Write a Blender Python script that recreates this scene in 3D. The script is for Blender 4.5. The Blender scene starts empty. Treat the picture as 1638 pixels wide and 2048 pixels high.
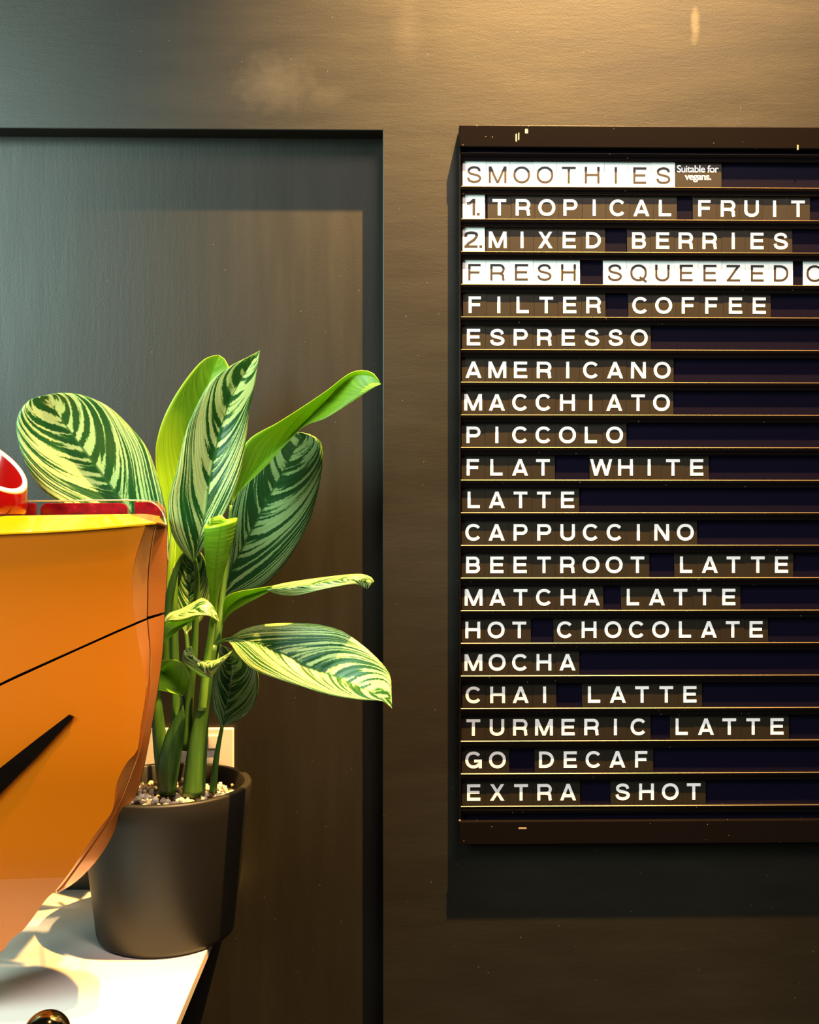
import bpy, bmesh, math, random
from mathutils import Vector, Matrix
random.seed(7)
S = bpy.context.scene
COL = S.collection
R = math.radians

# ---------------------------------------------------------------- camera
F = 2050.0                      # focal length in pixels of the 1638 x 2048 frame
CZ = 1.5                        # camera height above the floor
YAW = R(-1.0)
cd = bpy.data.cameras.new('camera')
cam = bpy.data.objects.new('camera', cd)
COL.objects.link(cam)
cam.location = (0, 0, CZ)
cam.rotation_euler = (R(90), 0, YAW)
cd.sensor_fit = 'VERTICAL'
cd.sensor_height = 24.0
cd.lens = 24.0 * F / 2048.0
cd.clip_start = 0.05
S.camera = cam

def P(px, py, Y):
    """point of the plane y = Y seen at photo pixel (px, py)"""
    dx, dz = (px - 819.0) / F, -(py - 1024.0) / F
    c, s = math.cos(YAW), math.sin(YAW)
    wx, wy = dx * c - s, dx * s + c
    t = Y / wy
    return Vector((wx * t, Y, CZ + dz * t))

WALL = 1.640; REC = 1.677       # front face of the wall framing / recessed panel
COUNTER = CZ - 0.614

# ---------------------------------------------------------------- world, lights, exposure
w = bpy.data.worlds.new('world'); S.world = w; w.use_nodes = True
wn = w.node_tree.nodes; bg = wn['Background']
bg.inputs[0].default_value = (0.62, 0.8, 0.9, 1); bg.inputs[1].default_value = 0.02

def area(name, loc, target, sx, sy, power, col):
    l = bpy.data.lights.new(name, 'AREA'); l.shape = 'RECTANGLE'; l.size = sx; l.size_y = sy
    l.energy = power; l.color = col
    o = bpy.data.objects.new(name, l); COL.objects.link(o); o.location = loc
    o.rotation_euler = (Vector(target) - Vector(loc)).to_track_quat('-Z', 'Y').to_euler()
    return o
def spot(name, loc, target, power, col, angle, blend, rad):
    l = bpy.data.lights.new(name, 'SPOT'); l.energy = power; l.color = col
    l.spot_size = R(angle); l.spot_blend = blend; l.shadow_soft_size = rad
    o = bpy.data.objects.new(name, l); COL.objects.link(o); o.location = loc
    o.rotation_euler = (Vector(target) - Vector(loc)).to_track_quat('-Z', 'Y').to_euler()
    return o
area('window_daylight', (-1.75, 0.0, 2.3), (-0.7, 1.64, 1.9), 0.9, 1.3, 96, (0.70, 0.98, 0.88))
area('letter_fill', (1.0, -0.9, 4.5), (0.4, 1.64, 1.3), 1.2, 1.2, 135, (1.0, 0.78, 0.68))  # unseen fill added above and behind the camera to brighten the letters
spot('ceiling_spot', (0.60, 0.983, 4.24), (0.37, 1.62, 2.5), 5100, (1.0, 0.55, 0.14), 40, 1.0, 0.022)
spot('counter_spot', (0.30, 1.06, 4.24), (-0.56, 1.24, 0.9), 1100, (1.0, 0.66, 0.30), 13, 0.8, 0.03)

S.view_settings.view_transform = 'Standard'
S.view_settings.look = 'None'
S.view_settings.gamma = 1.0
S.view_settings.use_curve_mapping = False
S.view_settings.exposure = 0.0

# ---------------------------------------------------------------- material helpers
def setin(n, k, v):
    if k in n.inputs:
        n.inputs[k].default_value = v
def mat(name, col, rough=0.5, metal=0.0, spec=0.5, coat=0.0, coat_rough=0.05, trans=0.0, ior=1.45):
    m = bpy.data.materials.new(name); m.use_nodes = True
    b = m.node_tree.nodes['Principled BSDF']
    setin(b, 'Base Color', (*col, 1)); setin(b, 'Roughness', rough); setin(b, 'Metallic', metal)
    setin(b, 'Specular IOR Level', spec); setin(b, 'Coat Weight', coat); setin(b, 'Coat Roughness', coat_rough)
    setin(b, 'Transmission Weight', trans); setin(b, 'IOR', ior)
    return m
def N(m, t, **kw):
    n = m.node_tree.nodes.new(t)
    for k, v in kw.items(): setattr(n, k, v)
    return n
def L(m, a, b): m.node_tree.links.new(a, b)
def mth(m, op, a, b=None, c=None, clamp=False):
    n = N(m, 'ShaderNodeMath', operation=op); n.use_clamp = clamp
    for i, x in enumerate((a, b, c)):
        if x is None: continue
        if isinstance(x, (int, float)): n.inputs[i].default_value = x
        else: L(m, x, n.inputs[i])
    return n.outputs[0]
def noise(m, vec, scale, detail=3, rough=0.5):
    n = N(m, 'ShaderNodeTexNoise'); n.inputs['Scale'].default_value = scale
    n.inputs['Detail'].default_value = detail; n.inputs['Roughness'].default_value = rough
    if vec is not None: L(m, vec, n.inputs['Vector'])
    return n.outputs['Fac']
def mapping(m, vec, scale=(1, 1, 1), loc=(0, 0, 0)):
    n = N(m, 'ShaderNodeMapping'); n.inputs['Scale'].default_value = scale; n.inputs['Location'].default_value = loc
    L(m, vec, n.inputs['Vector']); return n.outputs[0]
def ramp(m, fac, stops, interp='LINEAR'):
    n = N(m, 'ShaderNodeValToRGB'); n.color_ramp.interpolation = interp
    e = n.color_ramp.elements
    while len(e) < len(stops): e.new(0.5)
    for i, (p, c) in enumerate(stops):
        e[i].position = p; e[i].color = (*c, 1)
    L(m, fac, n.inputs[0]); return n.outputs[0]
def mixc(m, fac, a, b, blend='MIX'):
    n = N(m, 'ShaderNodeMix', data_type='RGBA', blend_type=blend)
    for i, x in ((0, fac), (6, a), (7, b)):
        if isinstance(x, (int, float)): n.inputs[i].default_value = x
        elif isinstance(x, tuple): n.inputs[i].default_value = (*x, 1)
        else: L(m, x, n.inputs[i])
    return n.outputs[2]
def bump(m, height, strength, dist, prev=None):
    n = N(m, 'ShaderNodeBump'); n.inputs['Strength'].default_value = strength; n.inputs['Distance'].default_value = dist
    L(m, height, n.inputs['Height'])
    if prev: L(m, prev, n.inputs['Normal'])
    return n.outputs[0]
def bsdf(m): return m.node_tree.nodes['Principled BSDF']

def wall_paint(name, stretch, spots):
    m = mat(name, (0.045, 0.047, 0.045), 0.5, spec=0.5)
    b = bsdf(m); tc = N(m, 'ShaderNodeTexCoord').outputs['Object']
    big = noise(m, tc, 3.2, 4, 0.55)
    streak = noise(m, mapping(m, tc, stretch), 9, 4, 0.6)
    mixv = mth(m, 'ADD', mth(m, 'MULTIPLY', big, 0.6), mth(m, 'MULTIPLY', streak, 0.4))
    col = ramp(m, mixv, [(0.3, (0.0062, 0.0050, 0.0030)), (0.55, (0.0085, 0.0070, 0.0042)), (0.75, (0.012, 0.0105, 0.007))])
    # scuffs and wear with a shape of their own
    for (c, r, k, amt) in spots:
        d = N(m, 'ShaderNodeVectorMath', operation='SUBTRACT'); L(m, tc, d.inputs[0]); d.inputs[1].default_value = c
        d2 = N(m, 'ShaderNodeVectorMath', operation='MULTIPLY'); L(m, d.outputs[0], d2.inputs[0]); d2.inputs[1].default_value = (1 / r[0], 0, 1 / r[1])
        ln = N(m, 'ShaderNodeVectorMath', operation='LENGTH'); L(m, d2.outputs[0], ln.inputs[0])
        dn = mth(m, 'ADD', ln.outputs['Value'], mth(m, 'MULTIPLY', mth(m, 'SUBTRACT', noise(m, tc, 55, 4), 0.5), k))
        f = mth(m, 'MULTIPLY', mth(m, 'SUBTRACT', 1.0, dn, clamp=True), amt, clamp=True)
        col = mixc(m, f, col, (0.055, 0.048, 0.036))
    # tiny dust specks
    v = N(m, 'ShaderNodeTexVoronoi'); v.inputs['Scale'].default_value = 38; L(m, tc, v.inputs['Vector'])
    sp = mth(m, 'LESS_THAN', v.outputs['Distance'], 0.035)
    col = mixc(m, mth(m, 'MULTIPLY', sp, 0.2), col, (0.28, 0.25, 0.2))
    L(m, col, b.inputs['Base Color'])
    L(m, mth(m, 'ADD', mth(m, 'MULTIPLY', streak, 0.14), 0.40), b.inputs['Roughness'])
    h = noise(m, mapping(m, tc, stretch), 60, 4, 0.6)
    h2 = noise(m, tc, 420, 2)
    nb = bump(m, h, 0.16, 0.0010); nb = bump(m, h2, 0.25, 0.0005, nb)
    nb = bump(m, sp, 0.4, 0.0008, nb)
    L(m, nb, b.inputs['Normal'])
    return m
def lp(px, py): 
    p = P(px, py, WALL); return (p.x, p.y, p.z)
M = {}
M['paint_frame'] = wall_paint('dark_satin_paint', (0.6, 1, 3.0),
    [(lp(548, 165), (0.075, 0.055), 0.9, 0.55), (lp(655, 190), (0.035, 0.02), 0.8, 0.3), (lp(1390, 48), (0.009, 0.034), 0.9, 1.6),
     (lp(815, 60), (0.03, 0.06), 0.9, 0.3), (lp(1090, 165), (0.1, 0.02), 1.0, 0.2)])
M['paint_panel'] = wall_paint('dark_satin_paint_brushed', (3.0, 1, 0.35), [])

def simple_bump(m, scale, strength, dist, stretch=(1, 1, 1)):
    tc = N(m, 'ShaderNodeTexCoord').outputs['Object']
    L(m, bump(m, noise(m, mapping(m, tc, stretch), scale, 3), strength, dist), bsdf(m).inputs['Normal'])
M['board_black'] = mat('black_anodised_metal', (0.004, 0.003, 0.003), 0.25, spec=0.09)
_m = M['board_black']; _tc = N(_m, 'ShaderNodeTexCoord').outputs['Object']
_v = N(_m, 'ShaderNodeTexVoronoi'); _v.inputs['Scale'].default_value = 60; L(_m, _tc, _v.inputs['Vector'])
L(_m, mixc(_m, mth(_m, 'MULTIPLY', mth(_m, 'LESS_THAN', _v.outputs['Distance'], 0.05), 0.6), (0.004, 0.003, 0.003), (0.2, 0.16, 0.12)), bsdf(_m).inputs['Base Color'])
simple_bump(_m, 260, 0.12, 0.0003, (0.3, 1, 1))
M['lip_highlight'] = mat('rail_lip_highlight', (0.050, 0.030, 0.015), 0.4)  # highlight along the rail lips, painted as a lighter colour
M['board_back'] = mat('black_plastic_blue_sheen', (0.004, 0.003, 0.010), 0.3, spec=0.18)  # blue of a sky reflection mixed into the black base colour
M['card_black'] = mat('black_plastic_card', (0.011, 0.008, 0.005), 0.42, spec=0.5)
simple_bump(M['card_black'], 90, 0.1, 0.0004, (1, 1, 1))
M['card_white'] = mat('white_plastic_card', (0.86, 0.85, 0.86), 0.4)
M['ink_white'] = mat('white_letter_paint', (0.88, 0.84, 0.88), 0.5)
M['ink_black'] = mat('black_letter_paint', (0.02, 0.014, 0.014), 0.42, spec=0.6)
M['chip'] = mat('bare_metal_chip', (0.5, 0.38, 0.28), 0.4, metal=0.5)
M['counter'] = mat('white_lacquered_counter', (0.80, 0.77, 0.73), 0.22, coat=0.3)
M['counter_edge'] = mat('counter_edge_band', (0.74, 0.6, 0.48), 0.4)
M['pot'] = mat('matt_black_pot', (0.012, 0.0105, 0.008), 0.5, spec=0.42)
simple_bump(M['pot'], 14, 0.08, 0.001)
M['soil'] = mat('dark_soil', (0.03, 0.02, 0.012), 0.95)
simple_bump(M['soil'], 120, 1.0, 0.004)
M['pebble'] = mat('pale_pebble', (0.5, 0.45, 0.37), 0.75)
_m = M['pebble']; _o = N(_m, 'ShaderNodeObjectInfo')
L(_m, ramp(_m, _o.outputs['Random'], [(0, (0.30, 0.25, 0.19)), (0.4, (0.55, 0.47, 0.36)), (0.8, (0.72, 0.66, 0.55)), (1, (0.62, 0.42, 0.28))]), bsdf(_m).inputs['Base Color'])
M['socket'] = mat('white_socket_plastic', (0.58, 0.52, 0.48), 0.35)
M['orange'] = mat('orange_gloss_lacquer', (0.34, 0.082, 0.0002), 0.3, metal=0.0, spec=0.3, coat=0.65, coat_rough=0.02)
M['yellow'] = mat('yellow_gloss_lacquer', (0.80, 0.40, 0.002), 0.25, coat=0.8, coat_rough=0.04)
M['copper'] = mat('copper_orange_lip', (0.46, 0.15, 0.025), 0.34, metal=0.35, coat=0.6, coat_rough=0.12)
_m = M['copper']; _tc = N(_m, 'ShaderNodeTexCoord').outputs['Object']
L(_m, bump(_m, noise(_m, mapping(_m, _tc, (1, 1, 12)), 90, 3), 0.15, 0.0005), bsdf(_m).inputs['Normal'])
M['black_gap'] = mat('black_rubber', (0.006, 0.004, 0.004), 0.5)
M['black_gloss'] = mat('black_gloss_strip', (0.003, 0.0015, 0.001), 0.3, spec=0.1)
M['red'] = mat('red_gloss_enamel', (0.20, 0.0012, 0.001), 0.2, coat=0.8)
M['crimson'] = mat('crimson_insert', (0.60, 0.006, 0.03), 0.18, coat=0.9)
_m = M['crimson']; _tc = N(_m, 'ShaderNodeTexCoord').outputs['Object']
L(_m, ramp(_m, noise(_m, _tc, 75, 5, 0.7), [(0.35, (0.16, 0.001, 0.006)), (0.6, (0.34, 0.002, 0.014)), (0.78, (0.5, 0.06, 0.10))]), bsdf(_m).inputs['Base Color'])
M['rim'] = mat('pale_pink_rim', (0.92, 0.72, 0.66), 0.3)
M['acrylic'] = mat('clear_acrylic', (0.86, 0.97, 0.93), 0.03, trans=1.0, ior=1.3)
M['rail_edge'] = mat('polished_clear_edge', (0.62, 0.72, 0.68), 0.12, metal=0.5)
M['chrome'] = mat('dark_gold_chrome', (0.42, 0.32, 0.16), 0.06, metal=1.0)
M['floor'] = mat('dark_floor', (0.05, 0.04, 0.035), 0.5)
simple_bump(M['floor'], 30, 0.2, 0.002)
M['cabinet'] = mat('dark_cabinet', (0.05, 0.045, 0.04), 0.5)

def leaf_mat(name, dark, mid, pale, under=False, trans=0.45, shift=0.0, tcol=(0.5, 0.8, 0.05)):
    m = mat(name, mid, 0.32, spec=0.5); b = bsdf(m)
    uv = N(m, 'ShaderNodeUVMap'); uv.uv_map = 'UVMap'
    sx = N(m, 'ShaderNodeSeparateXYZ'); L(m, uv.outputs[0], sx.inputs[0])
    u = sx.outputs[0]; v = mth(m, 'MULTIPLY_ADD', sx.outputs[1], 2.0, -1.0)
    wv = mth(m, 'ABSOLUTE', v); sd = mth(m, 'SIGN', v)
    c = mth(m, 'ADD', mth(m, 'MULTIPLY', wv, 0.24), mth(m, 'MULTIPLY', mth(m, 'MULTIPLY', wv, wv), 0.44))
    u0 = mth(m, 'DIVIDE', mth(m, 'SUBTRACT', u, c), mth(m, 'SUBTRACT', 1.0, c))
    rnd = N(m, 'ShaderNodeObjectInfo').outputs['Random']
    cv = N(m, 'ShaderNodeCombineXYZ'); L(m, mth(m, 'MULTIPLY', u, 55), cv.inputs[0]); L(m, mth(m, 'MULTIPLY', v, 20), cv.inputs[1]); L(m, mth(m, 'MULTIPLY', rnd, 40), cv.inputs[2])
    rag = mth(m, 'SUBTRACT', noise(m, cv.outputs[0], 1.0, 4, 0.75), 0.5)
    u0 = mth(m, 'ADD', mth(m, 'MAXIMUM', u0, 0.0), mth(m, 'MULTIPLY', mth(m, 'MINIMUM', u0, 0.0), 0.42))
    uu = mth(m, 'ADD', u0, mth(m, 'MULTIPLY', rag, 0.040))
    def stripes(f, seed):
        k = N(m, 'ShaderNodeCombineXYZ')
        L(m, mth(m, 'ADD', mth(m, 'MULTIPLY', uu, f), mth(m, 'MULTIPLY', sd, 13.7 + seed)), k.inputs[0])
        L(m, mth(m, 'MULTIPLY', wv, 1.1), k.inputs[1]); L(m, mth(m, 'MULTIPLY_ADD', rnd, 31.0, seed), k.inputs[2])
        return noise(m, k.outputs[0], 1.0, 1, 0.4)
    st = mth(m, 'ADD', mth(m, 'MULTIPLY', stripes(21, 0.0), 0.6), mth(m, 'MULTIPLY', stripes(52, 5.0), 0.4))
    st2 = mth(m, 'ADD', st, mth(m, 'MULTIPLY', wv, 0.015))
    if under:
        col = ramp(m, st, [(0.3, dark), (0.7, mid)])
    else:
        midl = tuple(a * 0.6 + c_ * 0.4 for a, c_ in zip(mid, pale))
        col = ramp(m, st2, [(0.475 + shift, dark), (0.495 + shift, mid), (0.51 + shift, midl), (0.525 + shift, pale)])
    rib = mth(m, 'LESS_THAN', wv, mth(m, 'MULTIPLY_ADD', mth(m, 'SUBTRACT', 1.0, u), 0.035, 0.012))
    col = mixc(m, mth(m, 'MULTIPLY', rib, 0.75), col, dark if under else tuple(a * 0.5 + c_ * 0.5 for a, c_ in zip(dark, mid)))
    edge = mth(m, 'GREATER_THAN', wv, 0.965)
    col = mixc(m, mth(m, 'MULTIPLY', edge, 0.5), col, mid if not under else pale)
    L(m, col, b.inputs['Base Color'])
    wave = mth(m, 'SINE', mth(m, 'MULTIPLY', u0, 150.0))
    nb = bump(m, wave, 0.12, 0.0008)
    nb = bump(m, mth(m, 'SMOOTH_MIN', wv, 0.12, 0.05), 0.4, 0.004, nb)
    L(m, nb, b.inputs['Normal'])
    tr = N(m, 'ShaderNodeBsdfTranslucent')
    L(m, mixc(m, 1.0, mixc(m, 0.35, col, (0.5, 0.6, 0.3)), tcol, 'MULTIPLY'), tr.inputs['Color'])
    ad = N(m, 'ShaderNodeMixShader'); ad.inputs[0].default_value = trans
    L(m, b.outputs[0], ad.inputs[1]); L(m, tr.outputs[0], ad.inputs[2])
    out = m.node_tree.nodes['Material Output']; L(m, ad.outputs[0], out.inputs['Surface'])
    return m
M['leaf_top'] = leaf_mat('leaf_striped_top', (0.018, 0.105, 0.022), (0.06, 0.23, 0.035), (0.64, 0.80, 0.29), trans=0.30)
M['leaf_shaded'] = leaf_mat('leaf_striped_shaded', (0.008, 0.05, 0.012), (0.015, 0.085, 0.018), (0.22, 0.34, 0.13), trans=0.10, shift=0.014)  # striped top again, with shade put into the colour for the shadowed leaves
M['leaf_under'] = leaf_mat('leaf_underside', (0.16, 0.38, 0.015), (0.32, 0.58, 0.03), (0.6, 0.8, 0.08), under=True, trans=0.42, tcol=(0.75, 1.0, 0.12))
M['stem'] = mat('stem_green', (0.07, 0.19, 0.025), 0.4)
_m = M['stem']; _tc = N(_m, 'ShaderNodeTexCoord').outputs['Object']
L(_m, ramp(_m, noise(_m, mapping(_m, _tc, (6, 6, 0.6)), 14, 3), [(0.3, (0.022, 0.07, 0.012)), (0.7, (0.075, 0.18, 0.024))]), bsdf(_m).inputs['Base Color'])
M['stem_pale'] = mat('stem_pale_green', (0.20, 0.40, 0.04), 0.4)

# ---------------------------------------------------------------- object helpers
def link(name, bm, m, parent=None, smooth=False, mats=None):
    me = bpy.data.meshes.new(name)
    bmesh.ops.recalc_face_normals(bm, faces=bm.faces) if not getattr(bm, '_keep', False) else None
    bm.to_mesh(me); bm.free()
    for x in (mats or [m]): me.materials.append(x)
    if smooth:
        for p in me.polygons: p.use_smooth = True
    o = bpy.data.objects.new(name, me); COL.objects.link(o)
    if parent: attach(o, parent)
    return o
def attach(o, parent):
    o.parent = parent
    o.matrix_parent_inverse = Matrix.Translation(parent.location).inverted() if parent.type == 'EMPTY' or True else Matrix()
def empty(name, loc, label, cat, group=None):
    o = bpy.data.objects.new(name, None); COL.objects.link(o); o.location = loc; o.empty_display_size = 0.05
    tag(o, label, cat, group); return o
def tag(o, label, cat, group=None):
    o['label'] = label; o['category'] = cat
    if group: o['group'] = group
def box_bm(x0, x1, y0, y1, z0, z1, bev=0.0, seg=2, bm=None):
    b = bmesh.new()
    bmesh.ops.create_cube(b, size=1.0, matrix=Matrix.Translation(((x0 + x1) / 2, (y0 + y1) / 2, (z0 + z1) / 2)) @ Matrix.Diagonal((x1 - x0, y1 - y0, z1 - z0, 1)))
    if bev: bmesh.ops.bevel(b, geom=b.edges[:], offset=bev, segments=seg, affect='EDGES', profile=0.5)
    return b
def poly_prism(pts, y0, y1, bev=0.0):
    """x-z polygon extruded from y0 to y1"""
    b = bmesh.new()
    f = b.faces.new([b.verts.new((x, y0, z)) for x, z in pts])
    r = bmesh.ops.extrude_face_region(b, geom=[f])
    bmesh.ops.translate(b, verts=[v for v in r['geom'] if isinstance(v, bmesh.types.BMVert)], vec=(0, y1 - y0, 0))
    if bev:
        es = [e for e in b.edges if all(abs(v.co.y - y0) < 1e-6 for v in e.verts)]
        bmesh.ops.bevel(b, geom=es, offset=bev, segments=2, affect='EDGES', profile=0.5)
    return b
def lathe(prof, cx, cy, seg=64, closed=True):
    b = bmesh.new(); rings = []
    for r, z in prof:
        rings.append([b.verts.new((cx + r * math.cos(2 * math.pi * i / seg), cy + r * math.sin(2 * math.pi * i / seg), z)) for i in range(seg)] if r > 1e-6 else [b.verts.new((cx, cy, z))])
    for A, B in zip(rings, rings[1:]):
        for i in range(seg):
            j = (i + 1) % seg
            if len(A) == 1 and len(B) == 1: continue
            if len(A) == 1: b.faces.new([A[0], B[i], B[j]])
            elif len(B) == 1: b.faces.new([A[i], A[j], B[0]])
            else: b.faces.new([A[i], A[j], B[j], B[i]])
    return b
def cat_rom(pts, n):
    """resample a polyline of Vectors at n points, arc-length even, Catmull-Rom"""
    p = [pts[0] * 2 - pts[1]] + list(pts) + [pts[-1] * 2 - pts[-2]]
    dense = []
    for i in range(1, len(p) - 2):
        for k in range(12):
            t = k / 12.0; a, b, c, d = p[i - 1], p[i], p[i + 1], p[i + 2]
            dense.append(0.5 * ((2 * b) + (c - a) * t + (2 * a - 5 * b + 4 * c - d) * t * t + (3 * b - a - 3 * c + d) * t ** 3))
    dense.append(pts[-1].copy())
    acc = [0.0]
    for a, b in zip(dense, dense[1:]): acc.append(acc[-1] + (b - a).length)
    out = []; j = 0
    for i in range(n):
        s = acc[-1] * i / (n - 1)
        while j < len(acc) - 2 and acc[j + 1] < s: j += 1
        d = acc[j + 1] - acc[j]
        out.append(dense[j].lerp(dense[j + 1], 0 if d < 1e-12 else (s - acc[j]) / d))
    return out
def tube_bm(pts, radii, seg=12, n=26, flat=1.0, cap=True):
    path = cat_rom(pts, n); b = bmesh.new(); rings = []
    rr = []
    for i in range(n):
        t = i / (n - 1) * (len(radii) - 1); k = min(int(t), len(radii) - 2); rr.append(radii[k] + (radii[k + 1] - radii[k]) * (t - k))
    up = Vector((0, 1, 0))
    for i, q in enumerate(path):
        tg = (path[min(i + 1, n - 1)] - path[max(i - 1, 0)]).normalized()
        s = tg.cross(up).normalized(); u2 = s.cross(tg).normalized()
        rings.append([b.verts.new(q + s * rr[i] * math.cos(2 * math.pi * k / seg) + u2 * rr[i] * flat * math.sin(2 * math.pi * k / seg)) for k in range(seg)])
    for A, B in zip(rings, rings[1:]):
        for i in range(seg):
            j = (i + 1) % seg; b.faces.new([A[i], A[j], B[j], B[i]])
    if cap:
        b.faces.new(rings[0]); b.faces.new(rings[-1])
    return b

# ================================================================ SETTING
def struct(o): o['kind'] = 'structure'; return o
ex = P(765.5, 260, WALL).x; ez = P(400, 259, WALL).z
# wall framing: rail above and stile to the right of the recess, one solid L with a worn bevelled edge
fr = poly_prism([(-2.6, ez), (ex, ez), (ex, -0.0), (2.6, 0.0), (2.6, 3.2), (-2.6, 3.2)], WALL, 1.80, 0.0016)
wall = struct(link('wall_back', fr, M['paint_frame']))
pn = box_bm(-2.6, ex, REC, 1.80, 0.0, ez)
struct(link('recessed_panel', pn, M['paint_panel'], wall))
struct(link('floor', box_bm(-2.6, 2.6, -3.5, 1.80, -0.05, 0.0), M['floor']))

# ================================================================ COUNTER
# right edge of the counter: through pixel (352,2048) on the counter plane
def on_plane(px, py, z):
    a = P(px, py, 1.0); t = (z - CZ) / (a.z - CZ); return Vector((a.x * t, t, z))
CE = on_plane(352, 2048, COUNTER).x
counter = empty('counter', (CE - 0.6, 1.0, COUNTER), 'white glossy counter top at bottom left under the espresso machine and pot', 'counter')
link('worktop', box_bm(-2.2, CE - 0.001, 0.85, REC - 0.001, COUNTER - 0.0135, COUNTER, 0.0008), M['counter'], counter)
e_ = link('edge_band', box_bm(CE - 0.001, CE, 0.85, REC - 0.001, COUNTER - 0.0135, COUNTER - 0.0004), M['counter_edge'], counter)
e_['label'] = 'tan edge band along the counter side'
link('cabinet_body', box_bm(-2.2, CE - 0.25, 0.95, REC - 0.002, 0.0, COUNTER - 0.0135), M['cabinet'], counter)

# ================================================================ LETTER BOARD
BF = 1.615          # front of top and bottom bars
BB = 1.6285         # front face of the back panel
bx0 = P(918.5, 900, BF).x; bx1 = P(2010, 900, BF).x
bz1 = P(1200, 251, BF).z; bz0 = P(1200, 1688, BF).z
board = empty('menu_board', ((bx0 + bx1) / 2, WALL, bz0), 'large black menu letter board with rails mounted on the dark wall', 'letter board')
link('back_panel', box_bm(bx0 + 0.001, bx1 - 0.001, BB, WALL - 0.0005, bz0 + 0.002, bz1 - 0.002), M['board_back'], board)
tz = P(1200, 296, BF).z; bz = P(1200, 1642, BF).z
link('top_bar', box_bm(bx0, bx1, BF, WALL - 0.0005, tz, bz1, 0.0018, 3), M['board_black'], board)
link('bottom_bar', box_bm(bx0, bx1, BF, WALL - 0.0005, bz0, bz, 0.0012, 2), M['board_black'], board)
link('side_bar', box_bm(bx0, bx0 + 0.0030, BF + 0.003, WALL - 0.0005, bz, tz, 0.0005), M['board_black'], board)
link('side_bar', box_bm(bx1 - 0.0030, bx1, BF + 0.003, WALL - 0.0005, bz, tz, 0.0005), M['board_black'], board)
RF = 1.6195         # front of rails
CF = 1.6258         # front of cards
def zy(py, Y): return P(1250, py, Y).z
def rail_bm(ztop, h):
    # ridge profile: a flat lit top lip, a rounded nose, undercut below
    y0, yb = RF, BB + 0.0005
    prof = [(yb, ztop), (y0 + 0.0009, ztop), (y0, ztop - 0.0009), (y0, ztop - 0.0018), (y0 + 0.0006, ztop - h * 0.42),
            (y0 + 0.0022, ztop - h * 0.62), (y0 + 0.0024, ztop - h), (yb, ztop - h)]
    b = bmesh.new(); x0, x1 = bx0 + 0.0031, bx1 - 0.0031
    A = [b.verts.new((x0, y, z)) for y, z in prof]; B = [b.verts.new((x1, y, z)) for y, z in prof]
    for i in range(len(prof)):
        j = (i + 1) % len(prof); b.faces.new([A[i], A[j], B[j], B[i]])
    b.faces.new(A); b.faces.new(B[::-1]); b.faces.ensure_lookup_table(); b.faces[1].material_index = 1; return b
rowb = [373.5 + 65.13 * i for i in range(20)]            # pixel line on which each row of cards stands
rz = [zy(306.5, RF)] + [zy(y, RF) for y in rowb]
for i, z in enumerate(rz):
    h = 0.0125
    link('rail', rail_bm(z, h), None, board, mats=[M['board_black'], M['lip_highlight']])
# paint chips on the top bar and bottom bar
for (a, b_, c, d, Y) in ((1031, 1034, 268, 283, BF), (1036.5, 1038.5, 266, 280, BF), (1050, 1056, 258, 267, BF), (1594, 1597, 290, 300, BF), (1037, 1053, 1655, 1658, BF), (917.5, 921.5, 1639.5, 1642, BF)):
    p0, p1 = P(a, d, Y), P(b_, c, Y)
    link('paint_chip', box_bm(p0.x, p1.x, Y - 0.0003, Y + 0.0004, p0.z, p1.z, 0.0001), M['chip'], board)

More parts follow.
